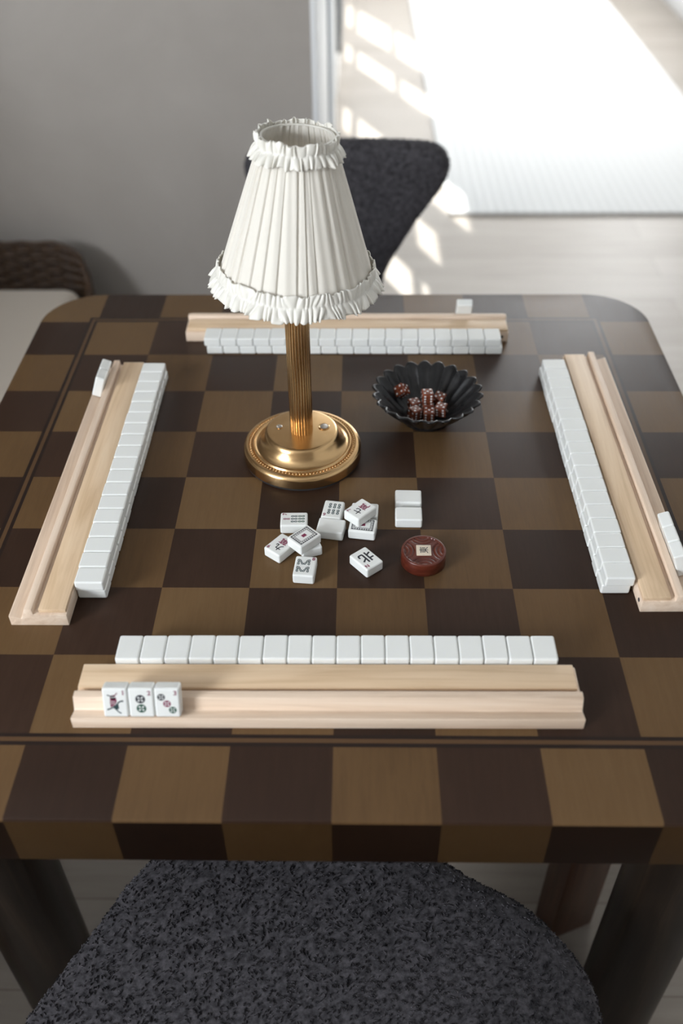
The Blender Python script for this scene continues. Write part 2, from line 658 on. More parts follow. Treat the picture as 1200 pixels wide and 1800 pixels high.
# arched back at the far end
back_pts = [(bx1 + 0.012 - 0.03 * 0, by1 - 0.16)] + [(bx1 + 0.012 - 0.07 + 0.07 * cos(radians(a)), by1 - 0.05 + 0.07 * sin(radians(a))) for a in range(0, 91, 15)] + [(bx0, by1 + 0.02)]
vs, fs = woven_wall(back_pts, 0.33, 0.515, 15, 0.003, 0.0062)
zmax = max(v[2] for v in vs)
vs2 = []
for x, y, z in vs:                                # the back rises in a shallow arch and falls at the corner
    k = (z - 0.33) / (zmax - 0.33)
    e = max(0.0, (x - (bx1 - 0.075)) / 0.075)
    f = max(0.0, (by1 - y) / 0.2) if x > bx1 - 0.02 else 0
    drop = 0.035 * (e ** 2) + 0.14 * f + 0.03 * max(0, (bx1 - 0.22 - x) / 0.3)
    vs2.append((x, y, z - k * drop))
from_py('backrest', vs2, fs, MT['wicker'], bench, smooth=3.2)
bm = bmesh.new()
add_box(bm, bx0 + 0.02, bx1 + 0.0, by0 + 0.02, by1 - 0.06, 0.36, 0.45, 0.034, 5)
c = from_bm('seat_cushion', bm, MT['cushion'], bench, smooth=3.2)
c['label'] = 'cream linen cushion'
for (lx, ly) in ((bx0 + 0.05, by0 + 0.05), (bx1 - 0.05, by0 + 0.05), (bx0 + 0.05, by1 - 0.05), (bx1 - 0.05, by1 - 0.05)):
    box('leg', lx - 0.02, lx + 0.02, ly - 0.02, ly + 0.02, 0, 0.06, MT['wicker'], bench, 0.004)


# ------------------------------------------------------------------ shearling chairs
def catmull(pts, per=6):
    out = []
    n = len(pts)
    for i in range(n):
        p0, p1, p2, p3 = (Vector(pts[(i + k) % n]) for k in (-1, 0, 1, 2))
        for k in range(per):
            t_ = k / per
            out.append(0.5 * ((2 * p1) + (p2 - p0) * t_ + (2 * p0 - 5 * p1 + 4 * p2 - p3) * t_ ** 2 + (3 * p1 - p0 - 3 * p2 + p3) * t_ ** 3))
    return out


def pad(outline, thick, rnd, dome):
    """puffy slab in the local xy-plane, top at z=0 (+dome)."""
    n = len(outline)
    cx = sum(p.x for p in outline) / n
    cy = sum(p.y for p in outline) / n
    vs, rows = [], []
    prof = []
    for k in range(7):
        a = radians(-90 + 180 * k / 6)
        prof.append((rnd * (1 - cos(a)), -thick / 2 + (thick / 2) * sin(a)))
    for inset, z in prof:
        row = []
        for p in outline:
            d = Vector((p.x - cx, p.y - cy))
            f = max(0.0, 1 - inset / d.length)
            row.append(len(vs))
            vs.append((cx + d.x * f, cy + d.y * f, z))
        rows.append(row)
    for s in (0.8, 0.6, 0.4, 0.2):
        row = []
        for p in outline:
            d = Vector((p.x - cx, p.y - cy))
            f = (1 - rnd / d.length) * s
            row.append(len(vs))
            vs.append((cx + d.x * f, cy + d.y * f, dome * (1 - s * s)))
        rows.append(row)
    fs = []
    for A, B in zip(rows, rows[1:]):
        for i in range(n):
            j = (i + 1) % n
            fs.append((A[i], A[j], B[j], B[i]))
    fs.append(tuple(rows[-1]))
    fs.append(tuple(reversed(rows[0])))
    return vs, fs


def shear(vs, fs, density, length, rad, seed):
    """grow short curled wool locks over a slab; returns one mesh (slab + locks)."""
    rnd = random.Random(seed)
    V = [Vector(v) for v in vs]
    ov, of = [tuple(v) for v in vs], list(fs)
    for f in fs:
        if len(f) > 4:
            tris = [(f[0], f[k], f[k + 1]) for k in range(1, len(f) - 1)]
        elif len(f) == 4:
            tris = [(f[0], f[1], f[2]), (f[0], f[2], f[3])]
        else:
            tris = [f]
        for a, b, c_ in tris:
            A, B, C_ = V[a], V[b], V[c_]
            cr = (B - A).cross(C_ - A)
            ar = cr.length / 2
            if ar < 1e-9:
                continue
            nrm = cr.normalized()
            k = ar * density
            k = int(k) + (1 if rnd.random() < k - int(k) else 0)
            for _ in range(k):
                s, t_ = rnd.random(), rnd.random()
                if s + t_ > 1:
                    s, t_ = 1 - s, 1 - t_
                p = A + (B - A) * s + (C_ - A) * t_
                # neighbouring locks lean the same way (clumps)
                ph = 2.6 * sin(p.x * 41 + 1.3 * sin(p.y * 57)) + 2.6 * sin(p.y * 37 + p.z * 43 + 1.7 * sin(p.x * 31))
                ph += rnd.uniform(-0.9, 0.9)
                t1 = nrm.orthogonal().normalized()
                t2 = nrm.cross(t1)
                side = t1 * cos(ph) + t2 * sin(ph)
                bi = nrm.cross(side)
                L = length * rnd.uniform(0.6, 1.25)
                r = rad * rnd.uniform(0.7, 1.3)
                base = len(ov)
                steps = ((0.0, 0.0, 0.8), (0.5, 0.03, 1.0), (0.88, 0.16, 1.05), (1.0, 0.42, 0.45))
                for h, sd, rr in steps:
                    q = p + nrm * (L * h - 0.001) + side * (L * sd * 0.9)
                    for m_ in range(3):
                        an = 2 * pi * m_ / 3
                        o_ = bi * (r * rr * cos(an)) + (nrm * 0.6 + side * 0.4) * (r * rr * sin(an))
                        ov.append((q.x + o_.x, q.y + o_.y, q.z + o_.z))
                for lv in range(3):
                    for m_ in range(3):
                        i0 = base + lv * 3 + m_
                        i1 = base + lv * 3 + (m_ + 1) % 3
                        of.append((i0, i1, i1 + 3, i0 + 3))
                of.append((base + 9, base + 10, base + 11))
    return ov, of


SEAT_OUT = [(.160, .20), (.219, .163), (.262, .105), (.272, .05), (.262, -.02), (.222, -.1), (.145, -.175), (0, -.205),
            (-.165, -.185), (-.252, -.1), (-.280, -.03), (-.271, .037), (-.257, .07), (-.232, .118), (-.210, .161), (-.192, .195),
            (-.15, .24), (-.05, .268), (.08, .255)]
# inverted triangle back: x across, y up the back from its lower tip
BACK_OUT = [(-.192, .345), (-.165, .368), (-.09, .375), (0, .377), (.09, .375), (.165, .368), (.192, .348), (.197, .318), (.180, .278), (.145, .222),
            (.113, .162), (.082, .10), (.066, .03), (.042, -.03), (0, -.045), (-.042, -.03), (-.066, .03), (-.082, .10), (-.113, .162),
            (-.145, .222), (-.182, .278), (-.198, .316)]


def make_chair(name, loc, rz, label):
    t = empty(name, loc, rz)
    tag(t, label, 'chair', 'shearling chairs round the games table')
    v, f = pad(catmull([(x * 1.10, y * 1.06) for x, y in SEAT_OUT], 4), 0.075, 0.030, 0.006)
    v, f = shear(v, f, 42000, 0.0155, 0.0026, 3)
    from_py('seat', v, f, MT['fur'], t, (0, 0, 0.443), smooth=3.2)
    v, f = pad(catmull(BACK_OUT, 4), 0.055, 0.022, 0.004)
    v, f = shear(v, f, 48000, 0.0155, 0.0024, 5)
    # stand the slab up: local x stays, local y -> up, local z -> forward (+y)
    b = from_py('backrest', v, f, MT['fur'], t, (0.0, -0.215, 0.425), (radians(96), 0, pi), smooth=3.2)
    for a in (45, 135, 225, 315):
        bm = bmesh.new()
        add_box(bm, -0.038, 0.038, -0.0225, 0.0225, 0, 0.385, 0.004)
        from_bm('leg', bm, MT['chair_leg'], t, (0.19 * cos(radians(a)), 0.19 * sin(radians(a)), 0), (0, 0, radians(a)), smooth=0.6)
    bm = bmesh.new()
    add_box(bm, -0.035, 0.035, -0.235, -0.19, 0.32, 0.46, 0.006)
    from_bm('back_support', bm, MT['chair_leg'], t, smooth=0.6)
    return t


chair = make_chair('shearling_chair', (-0.025, -0.53, 0), 0.0,
                   'charcoal shearling chair pushed under the near side of the checkered table')
far_chair = copy_tree(chair)
far_chair.location = (0.0, 0.745, 0)
far_chair.rotation_euler = (0, 0, pi)
far_chair['label'] = 'charcoal shearling chair with triangular back standing behind the lamp and table'
side_chair = copy_tree(chair)
side_chair.location = (0.600, -0.0615, 0)
side_chair.rotation_euler = (0, 0, radians(77))
for lg, a in zip([c_ for c_ in children(side_chair) if c_.name.startswith('leg')], (55, 125, 235, 305)):
    lg.location = (0.278 * cos(radians(a)), 0.278 * sin(radians(a)), 0)
    lg.rotation_euler = (0, 0, radians(a))
[c_ for c_ in children(side_chair) if c_.name.startswith('seat')][0].scale = (0.9, 0.9, 1)
side_chair['label'] = 'shearling chair at the right of the table, its red-brown plank leg seen below'

# ------------------------------------------------------------------ the table
HT = 0.4448
table = empty('games_table', (0, 0, 0))
tag(table, 'dark square games table with a two-tone checkered wooden top and thick legs', 'table')


def rounded_top():
    prof = [(0.0030, -0.0665), (0.0, -0.0635), (0.0, -0.0030), (0.0009, -0.0009), (0.0030, 0.0)]
    vs, fs, rows = [], [], []
    for inset, z in prof:
        row = []
        h = HT - inset
        for x, y in rr_pts(-h, h, -h, h, 0.083 - inset, 16):
            row.append(len(vs))
            vs.append((x, y, z))
        rows.append(row)
    n = len(rows[0])
    for A, B in zip(rows, rows[1:]):
        for i in range(n):
            j = (i + 1) % n
            fs.append((A[i], A[j], B[j], B[i]))
    fs.append(tuple(rows[-1]))
    fs.append(tuple(reversed(rows[0])))
    return vs, fs


v, f = rounded_top()
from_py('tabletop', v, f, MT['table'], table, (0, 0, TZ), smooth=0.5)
for sx, sy in ((1, -1), (-1, -1), (1, 1), (-1, 1)):
    lathe('leg', [(0, 0), (0.049, 0), (0.052, 0.004), (0.052, 0.6838), (0, 0.6838)], 40, MT['leg'], table, (sx * 0.386, sy * 0.302, 0), 0.6)

# ------------------------------------------------------------------ mahjong racks
RL = 0.4535


def extrude_profile(prof, x0, x1, bev=0.0008):
    bm = bmesh.new()
    a = [bm.verts.new((x0, y, z)) for y, z in prof]
    b = [bm.verts.new((x1, y, z)) for y, z in prof]
    n = len(prof)
    bm.faces.new(list(reversed(a)))
    bm.faces.new(b)
    for i in range(n):
        j = (i + 1) % n
        bm.faces.new((a[i], a[j], b[j], b[i]))
    bmesh.ops.recalc_face_normals(bm, faces=bm.faces)
    if bev:
        es = [e for e in bm.edges if e.calc_face_angle(0) > 0.5]
        bmesh.ops.bevel(bm, geom=es, offset=bev, segments=2, profile=0.5, affect='EDGES')
    return bm


def make_rack(loc, rz, label):
    t = empty('tile_rack', (loc[0], loc[1], TZ), rz)
    tag(t, label, 'rack', 'pine mahjong racks')
    prof = [(0, 0), (0, .0133), (.0020, .0132), (.0117, .0096), (.0128, .0105), (.0171, .0222), (.0246, .0223), (.0252, .0152), (.0578, .0152), (.0578, 0)]
    from_bm('base', extrude_profile(prof, -RL / 2, RL / 2, 0.0009), MT['pine'], t, smooth=0.5)
    bm = bmesh.new()
    add_box(bm, -RL / 2 + 0.0012, RL / 2 - 0.0028, 0.0298, 0.0570, 0.0153, 0.0200, 0.0010)
    p = from_bm('pusher', bm, MT['pine_yellow'], t, smooth=0.5)
    p['label'] = 'honey-coloured hinged pusher board'
    lathe('pivot_pin', [(0, 0), (0.0022, 0), (0.0022, 0.004), (0, 0.004)], 16, MT['ink_black'], t, (-RL / 2 + 0.009, 0.0582, 0.0085), 0.5)
    pv = [o_ for o_ in children(t) if o_.name.startswith('pivot')][0]
    pv.rotation_euler = (pi / 2, 0, 0)
    return t


def dup_rack(src, loc, rz, label):
    t = copy_tree(src)
    t.location = (loc[0], loc[1], TZ)
    t.rotation_euler = (0, 0, rz)
    t['label'] = label
    return t


RN = ((-0.0055, -0.3534), radians(0.25))
RLft = ((-0.3214, -0.006), radians(-90))
RR = ((0.3597 - 0.0024, 0.0158), radians(90.6))
RF = ((0.0055, 0.3622), radians(179.75))
rack_near = make_rack(*RN, 'pale pine tile rack along the near edge holding three face-out tiles')
rack_left = dup_rack(rack_near, *RLft, 'pale pine tile rack lying along the left side of the table')
rack_right = dup_rack(rack_near, *RR, 'pale pine tile rack lying along the right side of the table')
rack_far = dup_rack(rack_near, *RF, 'pale pine tile rack at the far edge behind the lamp')

# ------------------------------------------------------------------ mahjong tiles
TW, TL_, TT = 0.0224, 0.0296, 0.0124


def tile_bm():
    bm = bmesh.new()
    add_box(bm, -TW / 2, TW / 2, -TL_ / 2, TL_ / 2, 0, TT, 0.0021, 3)
    return bm


me_tile = bpy.data.meshes.new('mahjong_tile')
b_ = tile_bm()
b_.to_mesh(me_tile)
b_.free()
TILE_HALF, TILE_C = (TW / 2, TL_ / 2, TT / 2), Vector((0, 0, TT / 2))
round_normals(me_tile, TILE_HALF, TILE_C, 0.0021)
me_tile.materials.append(MT['ivory'])


def text_polys(ch, size, bold=0.0):
    c_ = bpy.data.curves.new('glyph', 'FONT')
    c_.body = ch
    c_.size = size
    c_.offset = bold
    c_.resolution_u = 3
    o_ = bpy.data.objects.new('glyph', c_)
    col.objects.link(o_)
    dg = bpy.context.evaluated_depsgraph_get()
    m_ = o_.evaluated_get(dg).to_mesh()
    vs_ = [(v_.co.x, v_.co.y) for v_ in m_.vertices]
    fs_ = [tuple(p_.vertices) for p_ in m_.polygons]
    o_.evaluated_get(dg).to_mesh_clear()
    bpy.data.objects.remove(o_)
    bpy.data.curves.remove(c_)
    cx = (min(a for a, _ in vs_) + max(a for a, _ in vs_)) / 2
    cy = (min(b for _, b in vs_) + max(b for _, b in vs_)) / 2
    return [(a - cx, b - cy) for a, b in vs_], fs_


class Face:
    """flat marks on a tile face; every mark is a set of polygons with a colour and a layer."""
    COL = {'w': 0, 'k': 1, 'r': 2, 'g': 3, 't': 4}

    def __init__(self):
        self.v, self.f, self.m = [], [], []

    def poly(self, pts, c, layer=0):
        b = len(self.v)
        z = TT + 0.00006 + 0.00005 * layer
        self.v += [(x, y, z) for x, y in pts]
        # keep counter-clockwise so that it faces up
        ar = sum(pts[i][0] * pts[(i + 1) % len(pts)][1] - pts[(i + 1) % len(pts)][0] * pts[i][1] for i in range(len(pts)))
        idx = list(range(b, b + len(pts)))
        self.f.append(tuple(idx if ar > 0 else reversed(idx)))
        self.m.append(self.COL[c])

    def text(self, ch, x, y, size, c, bold=0.0, rot=0.0, sx=1.0):
        vs_, fs_ = text_polys(ch, size, bold)
        b = len(self.v)
        for a, d in vs_:
            a *= sx
            self.v.append((x + a * cos(rot) - d * sin(rot), y + a * sin(rot) + d * cos(rot), TT + 0.00006))
        for f_ in fs_:
            self.f.append(tuple(b + i for i in f_))
            self.m.append(self.COL[c])

    def disc(self, x, y, r, c, layer=0, n=20, sy=1.0, rot=0.0):
        self.poly([(x + r * cos(2 * pi * k / n) * cos(rot) - r * sy * sin(2 * pi * k / n) * sin(rot),
                    y + r * cos(2 * pi * k / n) * sin(rot) + r * sy * sin(2 * pi * k / n) * cos(rot)) for k in range(n)], c, layer)

    def rect(self, x0, x1, y0, y1, c, layer=0):
        self.poly([(x0, y0), (x1, y0), (x1, y1), (x0, y1)], c, layer)

    def stick(self, x, y, L, wd, c, ang=0.0):
        """bamboo stick: two dark lobes with pale cores."""
        def cap(l, w_, off, layer, cc):
            pts = []
            for k in range(9):
                a = pi * k / 8
                pts.append((w_ / 2 * cos(a), l / 2 - w_ / 2 + w_ / 2 * sin(a) + off))
            for k in range(9):
                a = pi + pi * k / 8
                pts.append((w_ / 2 * cos(a), -l / 2 + w_ / 2 + w_ / 2 * sin(a) + off))
            self.poly([(x + a * cos(ang) - b * sin(ang), y + a * sin(ang) + b * cos(ang)) for a, b in pts], cc, layer)
        for s in (-1, 1):
            cap(L / 2, wd, s * L / 4, 0, c)
            cap(L / 2 - wd * 0.62, wd * 0.22, s * L / 4, 1, 'w')

    def dot(self, x, y, r, c):
        self.disc(x, y, r, c, 0, 24)
        for k in range(4):
            a = pi / 4 + pi / 2 * k
            self.disc(x + r * 0.50 * cos(a), y + r * 0.50 * sin(a), r * 0.26, 'w', 1, 10, 0.75, a)
        self.disc(x, y, r * 0.10, 'w', 1, 8)

    def line(self, pts, wd, c, layer=0):
        for (x0, y0), (x1, y1) in zip(pts, pts[1:]):
            d = sqrt((x1 - x0) ** 2 + (y1 - y0) ** 2) or 1
            nx, ny = -(y1 - y0) / d * wd / 2, (x1 - x0) / d * wd / 2
            self.poly([(x0 + nx, y0 + ny), (x0 - nx, y0 - ny), (x1 - nx, y1 - ny), (x1 + nx, y1 + ny)], c, layer)


MM = 0.001


def face_crak(num, ch):
    F = Face()
    F.text(ch, -1.2 * MM, 5.2 * MM, 9.5 * MM, 'k', 0.00022)
    F.text('萬', -1.0 * MM, -5.6 * MM, 11.0 * MM, 'r', 0.00018)
    F.text(num, 7.6 * MM, 10.2 * MM, 6.4 * MM, 'r', 0.0002)
    return F


def face_bam7():
    F = Face()
    F.stick(-0.3 * MM, 8.0 * MM, 7.4 * MM, 2.5 * MM, 'r')
    for yy in (-0.3, -8.2):
        for xx in (-4.6, -0.3, 4.0):
            F.stick(xx * MM, yy * MM, 7.4 * MM, 2.5 * MM, 'g' if yy < -1 else 't')
    F.text('7', 7.6 * MM, 10.2 * MM, 6.4 * MM, 'r', 0.0002)
    return F


def face_bam6():
    F = Face()
    for yy in (4.6, -5.4):
        for xx in (-6.2, -1.2, 3.8):
            F.stick(xx * MM, yy * MM, 8.4 * MM, 3.0 * MM, 't')
    F.text('6', 7.9 * MM, 10.2 * MM, 6.4 * MM, 'r', 0.0002)
    return F


def face_bam8():
    F = Face()
    for s, y0 in ((1, 5.2), (-1, -5.4)):
        for xx in (-7.2, 3.8):
            F.stick(xx * MM, y0 * MM, 8.6 * MM, 2.4 * MM, 't')
        F.stick(-4.4 * MM, y0 * MM, 8.6 * MM, 2.4 * MM, 't', radians(-s * 31) if s < 0 else radians(-31 * -1))
        F.stick(1.0 * MM, y0 * MM, 8.6 * MM, 2.4 * MM, 't', radians(s * -31) if s > 0 else radians(-31))
    F.text('8', 8.0 * MM, 10.6 * MM, 6.2 * MM, 'r', 0.0002)
    return F


def face_soap():
    F = Face()
    a, b = 8.6 * MM, 11.8 * MM
    F.rect(-a, a, -b, b, 'k', 0)
    F.rect(-a + .7 * MM, a - .7 * MM, -b + .7 * MM, b - .7 * MM, 'w', 1)
    a2, b2 = 5.0 * MM, 8.2 * MM
    # meander blocks between the two frames
    n = 9
    for k in range(n):
        yy = -b + 1.6 * MM + (2 * b - 3.2 * MM) * k / (n - 1)
        for s in (-1, 1):
            F.rect(s * 7.1 * MM - .95 * MM, s * 7.1 * MM + .95 * MM, yy - .75 * MM, yy + .75 * MM, 'k', 2)
            F.rect(s * 7.1 * MM - .35 * MM, s * 7.1 * MM + .35 * MM, yy - .25 * MM, yy + .25 * MM, 'w', 3)
    n = 5
    for k in range(n):
        xx = -4.6 * MM + 9.2 * MM * k / (n - 1)
        for s in (-1, 1):
            F.rect(xx - .75 * MM, xx + .75 * MM, s * 10.3 * MM - .95 * MM, s * 10.3 * MM + .95 * MM, 'k', 2)
            F.rect(xx - .25 * MM, xx + .25 * MM, s * 10.3 * MM - .35 * MM, s * 10.3 * MM + .35 * MM, 'w', 3)
    F.rect(-a2 - .6 * MM, a2 + .6 * MM, -b2 - .6 * MM, b2 + .6 * MM, 'k', 2)
    F.rect(-a2, a2, -b2, b2, 'w', 3)
    F.rect(-2.0 * MM, 2.0 * MM, -2.6 * MM, 2.6 * MM, 'r', 4)
    F.text('B', 0, 0, 5.0 * MM, 'w', 0.0001)
    for i in range(len(F.v)):
        pass
    return F


def face_north():
    F = Face()
    F.text('北', -1.0 * MM, -0.5 * MM, 15.5 * MM, 'k', 0.0004)
    F.text('N', 7.0 * MM, 10.0 * MM, 6.0 * MM, 'r', 0.0002)
    return F


def face_bird():
    F = Face()
    F.poly([(-4.2 * MM, 5.6 * MM), (-1.6 * MM, 7.4 * MM), (0.8 * MM, 5.6 * MM), (1.6 * MM, 1.8 * MM), (-0.4 * MM, -2.2 * MM), (-4.4 * MM, -4.4 * MM), (-4.6 * MM, 0.6 * MM)], 'r')
    F.disc(-1.6 * MM, 5.6 * MM, 2.4 * MM, 'r', 0, 16)
    F.line([(-6.6 * MM, 8.2 * MM), (-4.4 * MM, 7.2 * MM), (-2.0 * MM, 7.0 * MM)], 1.0 * MM, 'k', 1)
    F.line([(-1.6 * MM, 7.2 * MM), (0.8 * MM, 8.2 * MM), (2.2 * MM, 10.2 * MM)], 1.0 * MM, 'r', 0)
    F.disc(-2.5 * MM, 5.7 * MM, 0.75 * MM, 'w', 2, 10)
    F.disc(-0.5 * MM, 5.9 * MM, 0.75 * MM, 'w', 2, 10)
    F.disc(-2.5 * MM, 5.7 * MM, 0.35 * MM, 'k', 3, 8)
    F.disc(-0.5 * MM, 5.9 * MM, 0.35 * MM, 'k', 3, 8)
    for k in range(3):
        F.line([(-3.6 * MM + k * 1.5 * MM, 2.6 * MM), (-3.4 * MM + k * 1.3 * MM, -1.6 * MM)], 0.4 * MM, 'w', 2)
    F.line([(-7.2 * MM, -6.6 * MM), (-3.6 * MM, -5.2 * MM), (0.6 * MM, -2.4 * MM), (3.4 * MM, 1.2 * MM), (6.6 * MM, 2.4 * MM)], 1.3 * MM, 't', 2)
    F.disc(-6.6 * MM, -6.4 * MM, 1.3 * MM, 't', 2, 10, 0.6, 0.4)
    F.disc(6.4 * MM, 2.0 * MM, 1.1 * MM, 't', 2, 10, 0.7)
    F.poly([(-2.6 * MM, -4.4 * MM), (2.6 * MM, -1.2 * MM), (3.0 * MM, -5.4 * MM), (0.4 * MM, -7.2 * MM)], 't', 1)
    F.line([(0.0, -5.6 * MM), (2.0 * MM, -8.8 * MM), (4.6 * MM, -10.4 * MM)], 1.1 * MM, 't', 1)
    F.text('1', 7.4 * MM, 10.4 * MM, 6.2 * MM, 'r', 0.0002)
    return F


def face_dot2():
    F = Face()
    F.dot(-0.6 * MM, 4.0 * MM, 4.3 * MM, 'k')
    F.dot(-0.2 * MM, -5.4 * MM, 4.3 * MM, 'g')
    F.text('2', 7.4 * MM, 10.2 * MM, 6.2 * MM, 'r', 0.0002)
    return F


def face_dot3():
    F = Face()
    F.dot(-5.0 * MM, 6.0 * MM, 3.4 * MM, 'k')
    F.dot(-0.3 * MM, -0.6 * MM, 3.4 * MM, 'r')
    F.dot(4.4 * MM, -7.0 * MM, 3.4 * MM, 'g')
    F.text('3', 7.4 * MM, 10.2 * MM, 6.2 * MM, 'r', 0.0002)
    return F


def tile_mesh(F):
    me = bpy.data.meshes.new('mahjong_tile_face')
    bm = tile_bm()
    tmp = bpy.data.meshes.new('tmp')
    bm.to_mesh(tmp)
    bm.free()
    vs_ = [tuple(v_.co) for v_ in tmp.vertices]
    fs_ = [tuple(p_.vertices) for p_ in tmp.polygons]
    bpy.data.meshes.remove(tmp)
    n, k = len(vs_), len(fs_)
    me.from_pydata(vs_ + F.v, [], fs_ + [tuple(n + i for i in f_) for f_ in F.f])
    me.update()
    for key in ('ivory', 'ink_black', 'ink_red', 'ink_green', 'ink_teal'):
        me.materials.append(MT[key])
    for i, p_ in enumerate(me.polygons):
        p_.material_index = 0 if i < k else F.m[i - k]
    round_normals(me, TILE_HALF, TILE_C, 0.0021)
    return me


def tile(me, x, y, z, rz, label, group=None):
    o_ = bpy.data.objects.new('mahjong_tile', me)
    col.objects.link(o_)
    o_.location = (x, y, TZ + z)
    o_.rotation_euler = (0, 0, rz)
    tag(o_, label, 'mahjong tile', group)
    return o_


EPS = 0.00015
# ---- four walls of tiles, each eighteen long and two high
PITCH = 0.02268


def wall(cx, cy, rz, along, side, start_words, shift_top, shift_bot):
    """along: unit direction of the row; tiles lie across it."""
    rr = random.Random(int(abs(cx * 1e4 + cy * 7e3)))
    ax = Vector((cos(rz), sin(rz)))
    nx = Vector((-sin(rz), cos(rz)))
    for layer, zz, sh_ in (('bottom', EPS, shift_bot), ('top', TT + 2 * EPS, shift_top)):
        for k in range(18):
            s = (k - 8.5) * PITCH + sh_[0]
            p = Vector((cx, cy)) + ax * s + nx * (sh_[1] + rr.uniform(-.0004, .0004))
            tile(me_tile, p.x, p.y, zz, rz + radians(rr.uniform(-.15, .15)),
                 'white blank-backed tile, %s %s, %s layer of the %s tile wall' % (ORD[k + 1], start_words, layer, side),
                 '%s layer of the %s tile wall' % (layer, side))


wall(0.0013, -0.2800, radians(0.25), None, 'near', 'from left', (0, 0), (0.001, 0.001))
wall(-0.2484, 0.0060, radians(90), None, 'left', 'from near end', (0, 0), (0.0018, -0.0004))
wall(0.2822, 0.0150, radians(90.6), None, 'right', 'from near end', (0, 0), (0.0022, 0.002))
wall(0.0140, 0.2848, radians(-0.25), None, 'far', 'from left', (-0.0006, 0), (0.0022, 0.0008))


# ---- tiles standing on the racks
def stand(rack, lx, me, label, group):
    (rx, ry), rz = rack
    tilt = radians(20)
    q = Vector((lx, 0.01165, 0.0263))
    R = Matrix.Translation((rx, ry, TZ)) @ Matrix.Rotation(rz, 4, 'Z') @ Matrix.Translation(q) @ Matrix.Rotation(radians(90) - tilt, 4, 'X') @ Matrix.Translation((0, 0, -TT / 2))
    o_ = bpy.data.objects.new('mahjong_tile', me)
    col.objects.link(o_)
    o_.matrix_world = R
    tag(o_, label, 'mahjong tile', group)
    return o_


stand(RN, -0.1853, tile_mesh(face_bird()), 'standing tile with plum bird on a branch, on the near rack', 'tiles standing on the near rack')
stand(RN, -0.1625, tile_mesh(face_dot2()), 'standing tile with a black and a green dot, on the near rack', 'tiles standing on the near rack')
stand(RN, -0.1397, tile_mesh(face_dot3()), 'standing tile with three diagonal dots, on the near rack', 'tiles standing on the near rack')
for k, wds in enumerate(('farther', 'nearer')):
    stand(RLft, -0.006 - 0.1825 + 0.0228 * k, me_tile, '%s of two plain tiles standing on the left rack' % wds, 'tiles standing on the left rack')
for k, wds in enumerate(('farthest', 'middle', 'nearest')):
    stand(RR, -0.1161 - 0.0158 - 0.0228 * (k - 0) + 0.0, me_tile, '%s of three plain tiles standing on the right rack' % wds, 'tiles standing on the right rack')
stand(RF, 0.0055 - 0.1727, me_tile, 'single plain tile standing on the far rack, near its right end', None)

# ---- loose tiles in the middle
LOOSE = 'loose tiles in the middle of the table'
L1 = TT + 2 * EPS
m_soap = tile_mesh(face_soap())
tile(tile_mesh(face_bam7()), -0.0485, -0.0868, EPS, radians(91.1), 'loose tile turned sideways with seven bamboo sticks, one of them red', LOOSE)
tile(me_tile, -0.0078, -0.0968, EPS, radians(80.7), 'loose face-down tile just in front of the six-bamboo tile', LOOSE)
tile(tile_mesh(face_bam6()), -0.0062, -0.0705, EPS, radians(351 + 180), 'loose tile with six green bamboo sticks, upside down', LOOSE)
tile(m_soap, 0.0268, -0.0965, EPS, radians(81.7), 'loose framed-rectangle tile half covered by the seven-character tile', LOOSE)
tile(me_tile, 0.0290, -0.0708, EPS, radians(86), 'loose plain tile mostly hidden behind and under the seven-character tile', LOOSE)
tile(tile_mesh(face_crak('7', '七')), 0.0239, -0.0840, L1, radians(136.9), 'loose tile marked seven with a red character, lying on two tiles', LOOSE)
tile(tile_mesh(face_crak('9', '九')), -0.0606, -0.1274, EPS, radians(321.5 + 180), 'loose tile marked nine with a red character, partly covered at its right', LOOSE)
tile(m_soap, -0.0353, -0.1276, L1, radians(134.7), 'loose tile with a dark rectangular frame, lying tilted across two tiles', LOOSE)
tile(me_tile, -0.0315, -0.1213, EPS, radians(20), 'loose plain tile under the upper framed-rectangle tile', LOOSE)
tile(tile_mesh(face_bam8()), -0.0334, -0.1600, EPS, radians(354.8), 'loose tile with eight zigzag bamboo sticks, nearest of the group', LOOSE)
tile(tile_mesh(face_north()), 0.0300, -0.1482, EPS, radians(220), 'loose tile with a black north character and letter N, alone beside the red disc', LOOSE)
tile(me_tile, 0.0780, -0.0477, EPS, radians(88.5), 'loose face-down tile, farther of the pair behind the red disc', LOOSE)
tile(me_tile, 0.0772, -0.0770, EPS, radians(89.1), 'loose face-down tile, nearer of the pair behind the red disc', LOOSE)

# ------------------------------------------------------------------ table lamp
LX, LY = -0.0450, 0.0445
lampo = empty('table_lamp', (LX, LY, TZ))
tag(lampo, 'brass table lamp with an ivory pleated shade and ruffled trims', 'lamp')
lathe('felt_pad', [(0, 0.0001), (0.0690, 0.0001), (0.0690, 0.0022), (0, 0.0022)], 96, MT['felt'], lampo)
base_prof = [(0, 0.0022), (0.0690, 0.0022), (0.0703, 0.0034), (0.0703, 0.0136), (0.0697, 0.0158), (0.0680, 0.0176), (0.0655, 0.0186), (0.0640, 0.0186),
             (0.0634, 0.0176), (0.0598, 0.0176), (0.0592, 0.0196), (0.0584, 0.0208), (0.0570, 0.0210), (0.0560, 0.0200), (0.0545, 0.0196),
             (0.0515, 0.0208), (0.0482, 0.0240), (0.0456, 0.0282), (0.0440, 0.0322), (0.0428, 0.0352), (0.0410, 0.0368), (0.0385, 0.0374), (0, 0.0374)]
base = lathe('base', base_prof, 128, MT['brass'], lampo, smooth=0.5)
bm = bmesh.new()
for k in range(96):
    a = 2 * pi * k / 96
    bmesh.ops.create_icosphere(bm, subdivisions=1, radius=0.00155, matrix=Matrix.Translation((0.0616 * cos(a), 0.0616 * sin(a), 0.0182)))
